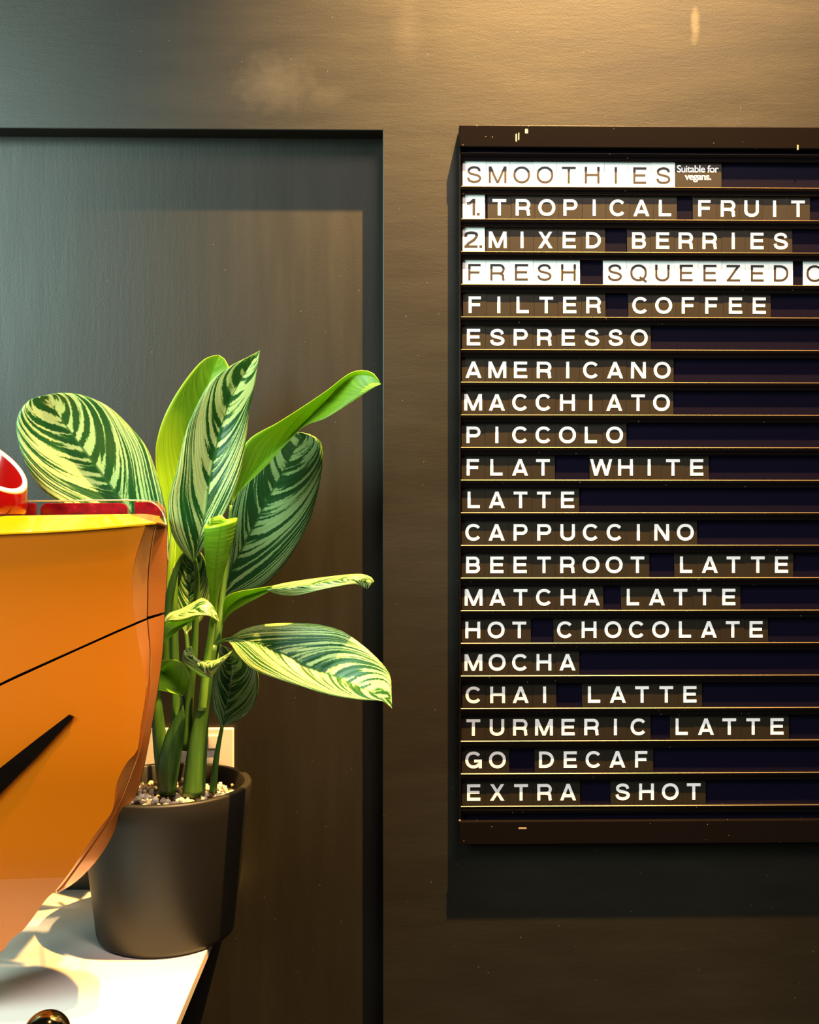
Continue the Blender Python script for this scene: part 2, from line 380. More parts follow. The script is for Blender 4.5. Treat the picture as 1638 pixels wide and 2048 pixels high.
# ---- glyphs -------------------------------------------------------------------
def arc(cx, cy, rx, ry, a0, a1, n=18, e=2.15):
    out = []
    for i in range(n + 1):
        a = R(a0 + (a1 - a0) * i / n); c, s = math.cos(a), math.sin(a)
        out.append((cx + rx * math.copysign(abs(c) ** (2 / e), c), cy + ry * math.copysign(abs(s) ** (2 / e), s)))
    return out
def cr2(pts, n=30):
    q = cat_rom([Vector((x, y, 0)) for x, y in pts], n); return [(v.x, v.y) for v in q]
GW = dict(A=.97, B=.84, C=.98, D=.90, E=.80, F=.75, G=1.0, H=.90, I=.17, L=.74, M=1.08, N=.90, O=1.02, P=.85, Q=1.02, R=.88, S=.88, T=.84, U=.88, W=1.36, X=.88, Z=.84)
GW['1'] = .5; GW['2'] = .80
def glyph(ch, s):
    """(width, polylines, polygons) of a capital of height 1 with stroke s"""
    w = GW[ch] if ch != 'I' else s
    h = s / 2; pl = []; pg = []
    def H(x0, x1, y): pl.append([(x0, y), (x1, y)])
    def V(x, y0=0.0, y1=1.0): pl.append([(x, y0), (x, y1)])
    def dia(xa, ya, xb, yb, k=1.0):
        d = math.hypot(xb - xa, yb - ya); hw = h * k * d / abs(yb - ya)
        pg.append([(xa - hw, ya), (xa + hw, ya), (xb + hw, yb), (xb - hw, yb)])
    if ch == 'A': dia(h * 1.1, 0, w / 2, 1); dia(w - h * 1.1, 0, w / 2, 1); H(w * .24, w * .76, .27)
    elif ch in 'BPR':
        V(h)
        yb = .5 if ch == 'B' else .44
        ry = (1 - h - yb) / 2; wx = w - h - (.03 if ch == 'B' else 0)
        pl.append([(h, 1 - h), (wx - ry * 1.0, 1 - h)] + arc(wx - ry * 1.0, yb + ry, ry * 1.0, ry, 90, -90, 12, 2.0) + [(h, yb)])
        if ch == 'B':
            r2 = (yb - h) / 2; pl.append([(h, yb), (w - h - r2, yb)] + arc(w - h - r2, h + r2, r2, r2, 90, -90, 12, 2.0) + [(h, h)])
        if ch == 'R':
            pl.append(cr2([(w * .5, .44), (w * .68, .425), (w - h - .045, .33), (w - h - .03, .15), (w - h + .005, 0)], 14))
    elif ch == 'C': pl.append(arc(w / 2, .5, w / 2 - h, .5 - h + .01, 38, 322, 30))
    elif ch == 'G':
        pl.append(arc(w / 2, .5, w / 2 - h, .5 - h + .01, 38, 325, 30)); H(w * .54, w - h * .2, .44); V(w - h, 0.0, .44 + h)
    elif ch == 'D':
        V(h); rx = w * .52; pl.append([(h, 1 - h)] + arc(w - h - rx, .5, rx, .5 - h, 90, -90, 18, 2.1) + [(h, h)])
    elif ch == 'E': V(h); H(0, w, 1 - h); H(0, w * .94, .51); H(0, w, h)
    elif ch == 'F': V(h); H(0, w, 1 - h); H(0, w * .92, .49)
    elif ch == 'H': V(h); V(w - h); H(h, w - h, .52)
    elif ch == 'I': V(h)
    elif ch == 'L': V(h); H(0, w, h)
    elif ch == 'M':
        V(h); V(w - h); dia(w / 2, 0, h * 1.25, 1, .95); dia(w / 2, 0, w - h * 1.25, 1, .95)
    elif ch == 'N': V(h); V(w - h); dia(w - h * 1.2, 0, h * 1.2, 1, 1.0)
    elif ch in 'OQ':
        pl.append(arc(w / 2, .5, w / 2 - h, .5 - h + .01, 0, 360, 40))
        if ch == 'Q': pl.append([(w * .56, .26), (w * .97, -.05)])
    elif ch == 'S':
        q = [(.95, .73), (.84, .93), (.5, 1.01), (.15, .92), (.05, .73), (.19, .58), (.5, .51), (.84, .42), (1, .25), (.86, .06), (.5, -.01), (.13, .07), (.0, .29)]
        pl.append(cr2([(h + x * (w - s), h + y * (1 - s)) for x, y in q], 40))
    elif ch == 'T': V(w / 2); H(0, w, 1 - h)
    elif ch == 'U': 
        rx = w / 2 - h; pl.append([(h, 1), (h, .36)] + arc(w / 2, .36, rx, .36 - h + .01, 180, 360, 18, 2.1) + [(w - h, 1)])
    elif ch == 'W':
        a = w / 4; dia(a * 1.05, 0, h * 1.1, 1); dia(a * 1.05, 0, w / 2, 1); dia(w - a * 1.05, 0, w / 2, 1); dia(w - a * 1.05, 0, w - h * 1.1, 1)
    elif ch == 'X': dia(h * 1.25, 0, w - h * 1.35, 1); dia(w - h * 1.25, 0, h * 1.35, 1)
    elif ch == 'Z': H(0, w * .97, 1 - h); H(0, w, h); dia(h * 1.2, h * .8, w - h * 1.6, 1 - h * .8)
    elif ch == '1': V(w - h); pl.append([(0, .72), (w * .35, .74), (w - h, .95)])
    elif ch == '2': pl.append(cr2([(h, .66), (h + .03, .85), (w / 2, 1 - h), (w - h - .02, .86), (w - h, .68), (w * .7, .48), (w * .32, .28), (h * 1.1, h)], 26)); H(0, w, h)
    return w, pl, pg
def glyph_bm(ch, s, H_, cx, zb, y, th, dot=False):
    w, pl, pg = glyph(ch, s); b = bmesh.new(); h = s / 2; lay = [0]
    total = w + (s * 1.7 if dot else 0); x0 = cx - total * H_ / 2
    def v(x, z, yy): return b.verts.new((x0 + x * H_, yy, zb + z * H_))
    def slab(quad_rings):
        # quad_rings: list of (left, right) pairs
        lay[0] += 1; yy = y - th - 0.00003 * lay[0]
        fr_ = [(v(*l, yy), v(*r, yy)) for l, r in quad_rings]
        bk = [(v(*l, y + 0.0002), v(*r, y + 0.0002)) for l, r in quad_rings]
        for i in range(len(fr_) - 1):
            b.faces.new([fr_[i][0], fr_[i][1], fr_[i + 1][1], fr_[i + 1][0]])
            b.faces.new([fr_[i][0], fr_[i + 1][0], bk[i + 1][0], bk[i][0]])
            b.faces.new([fr_[i][1], bk[i][1], bk[i + 1][1], fr_[i + 1][1]])
        b.faces.new([fr_[0][0], bk[0][0], bk[0][1], fr_[0][1]]); b.faces.new([fr_[-1][0], fr_[-1][1], bk[-1][1], bk[-1][0]])
    for line in pl:
        line = [p for i, p in enumerate(line) if i == 0 or math.dist(p, line[i - 1]) > 1e-4]
        rings = []
        closed = math.dist(line[0], line[-1]) < 1e-3 and len(line) > 4
        for i, p in enumerate(line):
            a = line[i - 1] if i > 0 else (line[-2] if closed else None)
            c = line[i + 1] if i < len(line) - 1 else (line[1] if closed else None)
            d1 = Vector((p[0] - a[0], p[1] - a[1])).normalized() if a else None
            d2 = Vector((c[0] - p[0], c[1] - p[1])).normalized() if c else None
            d = (d1 + d2).normalized() if (d1 and d2) else (d1 or d2)
            n = Vector((-d.y, d.x)); k = 1.0
            if d1 and d2: k = 1.0 / max(0.6, d.dot(d1))
            rings.append(((p[0] + n.x * h * k, p[1] + n.y * h * k), (p[0] - n.x * h * k, p[1] - n.y * h * k)))
        slab(rings)
    for q in pg: slab([(q[0], q[1]), (q[3], q[2])])
    if dot: slab([((w + s * .6, 0), (w + s * 1.7, 0)), ((w + s * .6, s), (w + s * 1.7, s))])
    return b

ORD = ['first', 'second', 'third', 'fourth', 'fifth', 'sixth', 'seventh', 'eighth', 'ninth', 'tenth', 'eleventh', 'twelfth', 'thirteenth', 'fourteenth']
# rows: list of (word, first card's left pixel, last card's right pixel, white cards?)
ROWS = [
 [('SMOOTHIES', 925, 1350, 1)],
 [('TROPICAL', 975, 1354, 0), ('FRUIT', 1385.5, 1620, 0)],
 [('MIXED', 972, 1210.5, 0), ('BERRIES', 1254, 1585, 0)],
 [('FRESH', 925, 1160, 1), ('SQUEEZED', 1206, 1586, 1), ('O', 1606, 1653.5, 1)],
 [('FILTER', 926, 1211, 0), ('COFFEE', 1256.5, 1542, 0)],
 [('ESPRESSO', 924, 1302, 0)],
 [('AMERICANO', 923.5, 1347.5, 0)],
 [('MACCHIATO', 923, 1347, 0)],
 [('PICCOLO', 923, 1253, 0)],
 [('FLAT', 923, 1110, 0), ('WHITE', 1179, 1418, 0)],
 [('LATTE', 923.5, 1158.5, 0)],
 [('CAPPUCCINO', 923, 1394.5, 0)],
 [('BEETROOT', 923, 1299, 0), ('LATTE', 1348.5, 1586.5, 0)],
 [('MATCHA', 923.5, 1206.7, 0), ('LATTE', 1242, 1481, 0)],
 [('HOT', 923, 1062, 0), ('CHOCOLATE', 1107, 1536.5, 0)],
 [('MOCHA', 923, 1159, 0)],
 [('CHAI', 924, 1112.8, 0), ('LATTE', 1164, 1404.5, 0)],
 [('TURMERIC', 922.5, 1301.5, 0), ('LATTE', 1340, 1578, 0)],
 [('GO', 923.5, 1018.5, 0), ('DECAF', 1069, 1306.7, 0)],
 [('EXTRA', 923.5, 1160.4, 0), ('SHOT', 1221, 1411.7, 0)],
]
CH = 33.0 / F * CF * 1.0
gcache = {}
def card(cl, cr, i, white, ch, label, group, dot=False, black_dot=False):
    zb = rz[i + 1] + 0.0001
    tilt = random.uniform(-0.0004, 0.0004)
    xl, xr = P(cl, 1000, CF).x + 0.00014, P(cr, 1000, CF).x - 0.00014
    ht = 0.0412
    b = box_bm(0, xr - xl, 0, 0.0010, 0, ht, 0.00018, 1)
    c = link('letter_card', b, M['card_white' if white else 'card_black'])
    c.location = (xl, CF + random.uniform(-0.0001, 0.0002), zb)
    c.rotation_euler = (random.uniform(-0.006, 0.010), random.uniform(-0.002, 0.002), random.uniform(-0.008, 0.008))
    tag(c, label, 'letter card', group)
    if ch:
        s = (0.165 if ch.isdigit() else 0.138) if white else 0.178
        key = (ch, white, dot)
        if key not in gcache:
            g = glyph_bm(ch, s, CH, 0, 0, 0, 0.00022, dot)
            me = bpy.data.meshes.new('letter'); g.to_mesh(me); g.free(); me.materials.append(M['ink_black' if white else 'ink_white']); gcache[key] = me
        o = bpy.data.objects.new('letter', gcache[key]); COL.objects.link(o); o.parent = c
        o.location = ((xr - xl) / 2 + random.uniform(-0.0006, 0.0004), -0.00002, 0.0068)
    return c
for i, row in enumerate(ROWS):
    name = ' '.join(w_ for w_, *_ in row) if i != 3 else 'FRESH SQUEEZED'
    n = 0
    for word, x0, x1, white in row:
        k = (x1 - x0) / len(word)
        for j, ch in enumerate(word):
            a, b_ = ('black', 'white') if white else ('white', 'black')
            if word == 'O': lab = 'white card with black letter O cut off by the right edge of the photo'
            else: lab = '%s letter %s on %s card, %s letter of the %s row' % (a, ch, b_, ORD[n] if n < 14 else 'last', name)
            card(x0 + j * k, x0 + (j + 1) * k, i, white, ch, lab, 'letter cards on the menu board')
            n += 1
card(925, 970, 1, 1, '1', 'white card with black figure 1 at the start of the TROPICAL FRUIT row', 'letter cards on the menu board', dot=True)
card(925, 970, 2, 1, '2', 'white card with black figure 2 at the start of the MIXED BERRIES row', 'letter cards on the menu board', dot=True)
vc = card(1350.5, 1443, 0, 0, '', 'wide black card reading Suitable for vegans beside the word SMOOTHIES', 'letter cards on the menu board')
dg = bpy.context.evaluated_depsgraph_get()
for txt, dz, dx in (('Suitable for', 0.0255, 0.0355), ('vegans.', 0.0135, 0.0365)):
    t = bpy.data.curves.new('small_print', 'FONT'); t.body = txt; t.size = 0.0158; t.offset = 0.00022; t.extrude = 0.0002
    t.align_x = 'CENTER'; t.space_character = 0.93
    o = bpy.data.objects.new('tmp', t); COL.objects.link(o)
    bpy.context.view_layer.update(); dg = bpy.context.evaluated_depsgraph_get()
    me = bpy.data.meshes.new_from_object(o.evaluated_get(dg)); bpy.data.objects.remove(o)
    me.materials.clear(); me.materials.append(M['ink_white'])
    k = bpy.data.objects.new('small_print', me); COL.objects.link(k); k.parent = vc
    k.rotation_euler = (R(90), 0, 0); k.location = (dx, -0.0001, dz)

# ================================================================ DOUBLE SOCKET
sk0, sk1 = P(290, 1560, REC), P(467.5, 1456, REC - 0.008)
sock = empty('wall_socket', ((sk0.x + sk1.x) / 2, REC, sk0.z), 'white plastic wall socket plate partly hidden behind the plant stems', 'wall socket')
link('face_plate', box_bm(sk0.x, sk1.x, REC - 0.009, REC - 0.0003, sk0.z - 0.01, sk1.z, 0.0028, 3), M['socket'], sock)
for fx in (0.22, 0.78):
    xx = sk0.x + (sk1.x - sk0.x) * fx
    link('rocker_switch', box_bm(xx - 0.009, xx + 0.009, REC - 0.0125, REC - 0.0085, sk1.z - 0.033, sk1.z - 0.011, 0.0015), M['socket'], sock)

# ================================================================ POTTED PLANT
PX, PY = P(333, 1565, 1.508).x, 1.508
RT, RBm = 0.1235, 0.099
ztop = P(333, 1565, PY).z
pot_root = empty('potted_plant', (PX, PY, COUNTER), 'leafy plant with striped green leaves in a black pot beside the espresso machine', 'plant')
zb = COUNTER + 0.0005
prof = [(0, zb), (RBm - 0.008, zb), (RBm - 0.002, zb + 0.002), (RBm, zb + 0.008), (RT - 0.003, ztop - 0.03), (RT, ztop - 0.003), (RT - 0.0015, ztop), (RT - 0.009, ztop), (RT - 0.0105, ztop - 0.002), (RT - 0.02, ztop - 0.05), (RBm - 0.01, zb + 0.02), (0, zb + 0.02)]
link('pot', lathe(prof, PX, PY, 96), M['pot'], pot_root, True)
soilz = ztop - 0.026
link('soil', lathe([(0, soilz - 0.02), (RT - 0.018, soilz - 0.02), (RT - 0.0165, soilz), (RT * 0.5, soilz + 0.004), (0, soilz + 0.006)], PX, PY, 48), M['soil'], pot_root, True)
pebs = []
for k in range(5):
    b = bmesh.new(); bmesh.ops.create_icosphere(b, subdivisions=1, radius=0.0038)
    for v in b.verts: v.co = Vector((v.co.x * random.uniform(.7, 1.2), v.co.y * random.uniform(.7, 1.2), v.co.z * random.uniform(.55, 1.0)))
    me = bpy.data.meshes.new('pebble'); b.to_mesh(me); b.free(); me.materials.append(M['pebble']); pebs.append(me)
cnt = 0
while cnt < 290:
    a = random.uniform(0, 2 * math.pi); r = (RT - 0.021) * math.sqrt(random.random())
    x, y = r * math.cos(a), r * math.sin(a)
    if y > 0.05 and random.random() < 0.6: continue
    o = bpy.data.objects.new('pebble', random.choice(pebs)); COL.objects.link(o)
    rise = 0.016 * max(0, (-y) / RT)      # heaped towards the front of the pot
    o.location = (PX + x, PY + y, soilz + 0.0055 + rise + random.uniform(0, 0.005))
    o.rotation_euler = [random.uniform(0, 6.28) for _ in range(3)]
    s = random.uniform(0.75, 1.5); o.scale = (s, s, s); attach(o, pot_root); cnt += 1

def leaf(Lr, Mr, Rr, top='leaf_top', bottom='leaf_under', n=36, m=16, cup=0.0, ripple=0.0, flip=False):
    """surface through a left margin, a midrib and a right margin (pixel x, pixel y, depth), base first, tip last"""
    rl, rm, rr = [cat_rom([P(*q) for q in rail], n) for rail in (Lr, Mr, Rr)]
    b = bmesh.new(); uvl = b.loops.layers.uv.new('UVMap'); g = []
    ph = random.uniform(0, 6)
    for i in range(n):
        row = []
        l, c, r = rl[i], rm[i], rr[i]; nrm = (r - l).cross(rm[min(i + 1, n - 1)] - rm[max(i - 1, 0)])
        nrm = nrm.normalized() if nrm.length > 1e-9 else Vector((0, -1, 0))
        if nrm.y > 0: nrm = -nrm
        wd = (r - l).length
        for j in range(m + 1):
            v = -1 + 2 * j / m
            # fair each half separately so the midrib stays a crease
            e = l if v < 0 else r; a = abs(v)
            q = c.lerp(e, a) + nrm * (cup * wd * math.sin(math.pi * a))
            if ripple: q += nrm * ripple * wd * a * a * math.sin(ph + i / n * 17 + (2 if v > 0 else 0))
            row.append(b.verts.new(q))
        g.append(row)
    for i in range(n - 1):
        for j in range(m):
            f = b.faces.new([g[i][j], g[i][j + 1], g[i + 1][j + 1], g[i + 1][j]])
            for lo, (ii, jj) in zip(f.loops, ((i, j), (i, j + 1), (i + 1, j + 1), (i + 1, j))):
                lo[uvl].uv = (ii / (n - 1), jj / m)
    me = bpy.data.meshes.new('leaf'); b.to_mesh(me); b.free()
    if flip: me.flip_normals()
    me.materials.append(M[top]); me.materials.append(M[bottom])
    for p in me.polygons: p.use_smooth = True
    o = bpy.data.objects.new('leaf', me); COL.objects.link(o); attach(o, pot_root)
    md = o.modifiers.new('thickness', 'SOLIDIFY'); md.thickness = 0.0007; md.offset = 0; md.material_offset = 1; md.material_offset_rim = 1
    return o
# L1 big striped leaf behind the machine, left
o = leaf([(338, 1120, 1.50), (250, 1085, 1.475), (170, 1040, 1.46), (112, 1002, 1.45), (75, 968, 1.445), (48, 920, 1.44), (34, 870, 1.44), (36, 830, 1.44), (58, 800, 1.445), (88, 791, 1.45)],
     [(338, 1120, 1.50), (300, 1075, 1.505), (240, 998, 1.50), (205, 950, 1.495), (170, 903, 1.485), (135, 855, 1.475), (112, 822, 1.465), (98, 800, 1.455), (88, 791, 1.45)],
     [(338, 1120, 1.50), (336, 1060, 1.49), (330, 1005, 1.48), (313, 945, 1.475), (292, 893, 1.47), (255, 848, 1.465), (215, 812, 1.46), (165, 790, 1.455), (120, 786, 1.45), (88, 791, 1.45)], cup=0.02, ripple=0.008)
# L2 light green leaf seen from its underside
leaf([(350, 1150, 1.53), (328, 1060, 1.54), (319, 985, 1.545), (312, 930, 1.55), (313, 885, 1.55), (327, 835, 1.55), (352, 788, 1.55), (386, 741, 1.55), (412, 716, 1.55), (438, 710, 1.55)],
     [(350, 1150, 1.53), (352, 1060, 1.57), (362, 980, 1.585), (378, 900, 1.585), (395, 840, 1.58), (412, 780, 1.57), (428, 735, 1.56), (438, 710, 1.55)],
     [(350, 1150, 1.53), (385, 1060, 1.54), (420, 960, 1.55), (448, 870, 1.55), (465, 800, 1.55), (463, 755, 1.55), (452, 722, 1.55), (438, 710, 1.55)], top='leaf_under', ripple=0.02)
# L5 dark striped leaf at the back right
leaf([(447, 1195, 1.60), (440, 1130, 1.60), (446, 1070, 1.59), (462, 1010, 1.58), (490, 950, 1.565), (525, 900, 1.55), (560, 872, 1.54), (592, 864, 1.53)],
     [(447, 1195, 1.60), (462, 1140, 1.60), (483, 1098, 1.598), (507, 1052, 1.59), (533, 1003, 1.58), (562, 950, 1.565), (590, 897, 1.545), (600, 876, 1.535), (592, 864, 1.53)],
     [(447, 1195, 1.60), (490, 1188, 1.60), (526, 1172, 1.60), (562, 1138, 1.595), (594, 1092, 1.585), (620, 1040, 1.575), (638, 975, 1.56), (646, 920, 1.545), (641, 884, 1.54), (618, 868, 1.535), (592, 864, 1.53)], top='leaf_shaded', ripple=0.006, cup=0.015)
# L4 long arching leaf to the upper right, underside showing
leaf([(462, 1010, 1.50), (478, 925, 1.49), (498, 879, 1.485), (556, 845, 1.475), (605, 814, 1.47), (654, 781, 1.46), (699, 747, 1.455), (727, 741, 1.45), (747, 747, 1.445), (762, 768, 1.44)],
     [(462, 1010, 1.50), (500, 955, 1.51), (545, 910, 1.51), (590, 866, 1.505), (625, 830, 1.50), (660, 793, 1.49), (688, 762, 1.475), (715, 748, 1.46), (742, 752, 1.45), (762, 768, 1.44)],
     [(462, 1010, 1.50), (482, 980, 1.50), (529, 935, 1.495), (575, 885, 1.50), (610, 852, 1.49), (652, 836, 1.475), (705, 803, 1.46), (743, 778, 1.445), (762, 768, 1.44)], top='leaf_under')
# L3 front striped leaf
leaf([(386, 1125, 1.45), (361, 1098, 1.43), (343, 1065, 1.42), (336, 1022, 1.415), (340, 985, 1.41), (352, 946, 1.405), (370, 869, 1.40), (392, 814, 1.395), (422, 762, 1.39), (459, 733, 1.385), (496, 714, 1.385), (520, 701, 1.38)],
     [(386, 1125, 1.45), (400, 1075, 1.44), (412, 1025, 1.435), (417, 979, 1.43), (423, 940, 1.427), (431, 900, 1.424), (445, 845, 1.42), (461, 800, 1.41), (482, 760, 1.40), (505, 722, 1.39), (520, 701, 1.38)],
     [(386, 1125, 1.45), (402, 1103, 1.44), (416, 1083, 1.435), (436, 1050, 1.43), (454, 1018, 1.425), (470, 980, 1.42), (484, 930, 1.418), (493, 875, 1.415), (499, 817, 1.41), (509, 775, 1.40), (515, 735, 1.39), (520, 701, 1.38)], cup=0.02, ripple=0.006)
# L7 twisted yellow leaf to the right: underside half near the stem, striped half beyond the twist
leaf([(444, 1250, 1.47), (449, 1200, 1.45), (470, 1185, 1.44), (514, 1177, 1.435), (545, 1172, 1.432)],
     [(444, 1250, 1.47), (455, 1218, 1.465), (480, 1197, 1.455), (516, 1185, 1.45), (545, 1175, 1.44)],
     [(444, 1250, 1.47), (457, 1231, 1.46), (479, 1215, 1.45), (514, 1196, 1.44), (548, 1178, 1.434)], top='leaf_under', n=16)
leaf([(540, 1173, 1.435), (575, 1165, 1.43), (636, 1156, 1.425), (697, 1149, 1.42), (728, 1149, 1.415), (748, 1159, 1.41), (742, 1170, 1.41), (734, 1178, 1.41)],
     [(534, 1178, 1.435), (570, 1178, 1.42), (620, 1170, 1.41), (680, 1160, 1.40), (715, 1157, 1.40), (732, 1162, 1.405), (734, 1178, 1.41)],
     [(528, 1178, 1.435), (558, 1189, 1.43), (593, 1191, 1.42), (636, 1181, 1.405), (690, 1170, 1.395), (712, 1169, 1.40), (724, 1173, 1.405), (734, 1178, 1.41)], n=24)
# L8 lower right leaf
leaf([(440, 1283, 1.46), (464, 1273, 1.455), (483, 1260, 1.45), (518, 1250, 1.445), (566, 1246, 1.44), (629, 1248, 1.43), (677, 1259, 1.42), (705, 1275, 1.415), (737, 1300, 1.405), (767, 1330, 1.395), (781, 1353, 1.39), (783, 1388, 1.38), (784, 1417, 1.375)],
     [(440, 1283, 1.46), (475, 1278, 1.455), (518, 1288, 1.44), (566, 1307, 1.43), (613, 1332, 1.42), (661, 1350, 1.41), (709, 1370, 1.395), (750, 1388, 1.38), (772, 1400, 1.377), (784, 1417, 1.375)],
     [(440, 1283, 1.46), (458, 1284, 1.45), (476, 1311, 1.43), (502, 1337, 1.42), (540, 1353, 1.41), (597, 1371, 1.40), (661, 1390, 1.39), (724, 1400, 1.38), (764, 1402, 1.375), (784, 1417, 1.375)], ripple=0.004, cup=0.015)
# L9 small drooping leaf in front of the stems
leaf([(318, 1262, 1.42), (335, 1229, 1.415), (362, 1218, 1.41), (388, 1204, 1.405), (404, 1196, 1.40), (420, 1205, 1.395), (432, 1223, 1.39), (438, 1243, 1.39)],
     [(318, 1262, 1.42), (345, 1236, 1.40), (375, 1224, 1.39), (400, 1215, 1.385), (420, 1222, 1.385), (430, 1232, 1.387), (438, 1243, 1.39)],
     [(318, 1262, 1.42), (334, 1242, 1.395), (362, 1240, 1.385), (391, 1232, 1.38), (414, 1231, 1.38), (428, 1237, 1.385), (438, 1243, 1.39)], n=24)
leaf([(318, 1290, 1.43), (330, 1250, 1.42), (355, 1241, 1.41), (380, 1236, 1.405), (400, 1229, 1.40)],
     [(318, 1290, 1.43), (340, 1262, 1.425), (362, 1250, 1.42), (382, 1240, 1.41), (400, 1229, 1.40)],
     [(318, 1290, 1.43), (335, 1280, 1.43), (358, 1260, 1.42), (384, 1242, 1.41), (400, 1229, 1.40)], top='leaf_under', n=16)
# L10 small curled tip over the thick stem
leaf([(400, 1352, 1.44), (378, 1335, 1.42), (365, 1322, 1.41), (365, 1305, 1.41), (374, 1297, 1.41), (383, 1293, 1.41)],
     [(423, 1357, 1.40), (404, 1340, 1.39), (394, 1328, 1.39), (386, 1316, 1.395), (383, 1304, 1.40), (383, 1293, 1.41)],
     [(423, 1357, 1.40), (423, 1345, 1.39), (415, 1328, 1.39), (400, 1321, 1.395), (388, 1311, 1.40), (383, 1293, 1.41)], n=16)
leaf([(423, 1357, 1.40), (408, 1345, 1.40), (400, 1330, 1.40), (405, 1322, 1.40), (428, 1321, 1.40), (450, 1311, 1.395), (466, 1300, 1.39)],
     [(423, 1357, 1.40), (420, 1345, 1.385), (424, 1335, 1.38), (434, 1327, 1.38), (448, 1316, 1.385), (466, 1300, 1.39)],
     [(423, 1357, 1.40), (429, 1347, 1.39), (436, 1337, 1.385), (446, 1325, 1.385), (458, 1311, 1.387), (466, 1300, 1.39)], n=16)
# L11 small oval leaf low on the right
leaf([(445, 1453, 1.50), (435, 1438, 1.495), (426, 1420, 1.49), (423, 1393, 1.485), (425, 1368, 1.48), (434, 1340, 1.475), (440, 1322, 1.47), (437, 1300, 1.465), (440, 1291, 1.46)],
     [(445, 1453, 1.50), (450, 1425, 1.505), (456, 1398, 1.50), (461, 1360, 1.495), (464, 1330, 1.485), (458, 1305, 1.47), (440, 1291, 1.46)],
     [(445, 1453, 1.50), (462, 1447, 1.495), (487, 1434, 1.485), (509, 1408, 1.48), (517, 1373, 1.475), (514, 1342, 1.47), (498, 1326, 1.465), (476, 1310, 1.46), (458, 1295, 1.46), (440, 1291, 1.46)], top='leaf_shaded', cup=0.02)
# L12 round dark leaf behind the machine's lip
leaf([(366, 1392, 1.44), (345, 1386, 1.43), (318, 1380, 1.42), (300, 1375, 1.415), (290, 1352, 1.415), (304, 1332, 1.415), (318, 1322, 1.42)],
     [(366, 1392, 1.44), (350, 1374, 1.45), (336, 1358, 1.45), (326, 1344, 1.445), (320, 1332, 1.43), (318, 1322, 1.42)],
     [(366, 1392, 1.44), (378, 1370, 1.44), (379, 1349, 1.435), (367, 1327, 1.43), (344, 1319, 1.425), (318, 1322, 1.42)], top='leaf_under', n=18)
# L13 shaded leaf deep between the stems
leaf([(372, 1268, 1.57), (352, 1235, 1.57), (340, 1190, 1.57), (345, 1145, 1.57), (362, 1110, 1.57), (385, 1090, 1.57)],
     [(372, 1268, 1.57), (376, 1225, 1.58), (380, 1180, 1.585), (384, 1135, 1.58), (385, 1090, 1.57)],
     [(372, 1268, 1.57), (405, 1238, 1.57), (420, 1190, 1.57), (416, 1140, 1.57), (404, 1108, 1.57), (385, 1090, 1.57)], top='leaf_shaded', n=20)
# L6 rolled young leaf: a funnel whose free margin curls round to the front
def funnel():
    n, m = 24, 26; b = bmesh.new(); uvl = b.loops.layers.uv.new('UVMap'); g = []
    axis = cat_rom([P(428, 1246, 1.43), P(428, 1200, 1.425), P(431, 1150, 1.42), P(437, 1090, 1.415), P(443, 1044, 1.41)], n)
    rad = [0.003, 0.0045, 0.008, 0.0135, 0.0185, 0.0205]
    for i in range(n):
        t = i / (n - 1) * 5; k = min(int(t), 4); r = rad[k] + (rad[k + 1] - rad[k]) * (t - k)
        row = []
        for j in range(m + 1):
            a = R(-150 + 470 * j / m)
            rr = r * (1.0 + 0.16 * j / m)
            lift = 0.006 * math.sin(a * 1.0 + 2.0) * (i / (n - 1)) ** 4 + (0.008 * (i / (n - 1)) ** 6 if j < 4 else 0)
            row.append(b.verts.new(axis[i] + Vector((rr * math.cos(a), -rr * math.sin(a) * 0.55, lift))))
        g.append(row)
    for i in range(n - 1):
        for j in range(m):
            f = b.faces.new([g[i][j], g[i][j + 1], g[i + 1][j + 1], g[i + 1][j]])
            for lo, (ii, jj) in zip(f.loops, ((i, j), (i, j + 1), (i + 1, j + 1), (i + 1, j))): lo[uvl].uv = (ii / (n - 1), jj / m)
    me = bpy.data.meshes.new('leaf'); b.to_mesh(me); b.free(); me.materials.append(M['leaf_under']); me.materials.append(M['leaf_top'])
    for p in me.polygons: p.use_smooth = True
    o = bpy.data.objects.new('leaf', me); COL.objects.link(o); attach(o, pot_root); o['label'] = 'rolled young leaf'
    md = o.modifiers.new('thickness', 'SOLIDIFY'); md.thickness = 0.0007; md.offset = 0
funnel()

def stem(pts, rpx, m='stem', flat=1.0):
    Ym = sum(p[2] for p in pts) / len(pts)
    link('stem', tube_bm([P(*p) for p in pts], [r * Ym / F for r in rpx], 14, 28, flat), M[m], pot_root, True)
stem([(384, 1590, 1.455), (391, 1500, 1.455), (404, 1425, 1.455), (416, 1355, 1.455), (428, 1290, 1.455)], [20, 17, 14, 11, 7])        # main
stem([(396, 1600, 1.475), (404, 1480, 1.475), (410, 1400, 1.475), (404, 1330, 1.475)], [14, 12, 10, 4])
stem([(334, 1588, 1.475), (345, 1520, 1.47), (357, 1450, 1.465), (366, 1405, 1.455), (361, 1388, 1.45), (345, 1380, 1.44)], [18, 16, 13, 7, 5, 3])
stem([(333, 1580, 1.50), (322, 1500, 1.50), (314, 1420, 1.50), (309, 1340, 1.50), (318, 1270, 1.50), (330, 1200, 1.50), (338, 1120, 1.50)], [17, 15, 12, 10, 8, 7, 5])
stem([(350, 1480, 1.51), (352, 1430, 1.515), (350, 1340, 1.52), (348, 1240, 1.52), (350, 1150, 1.53)], [9, 9, 9, 8, 6])
stem([(330, 1330, 1.45), (333, 1250, 1.45), (342, 1180, 1.45), (356, 1130, 1.45), (372, 1105, 1.45), (386, 1125, 1.45)], [10, 9, 8.5, 8, 5, 2])
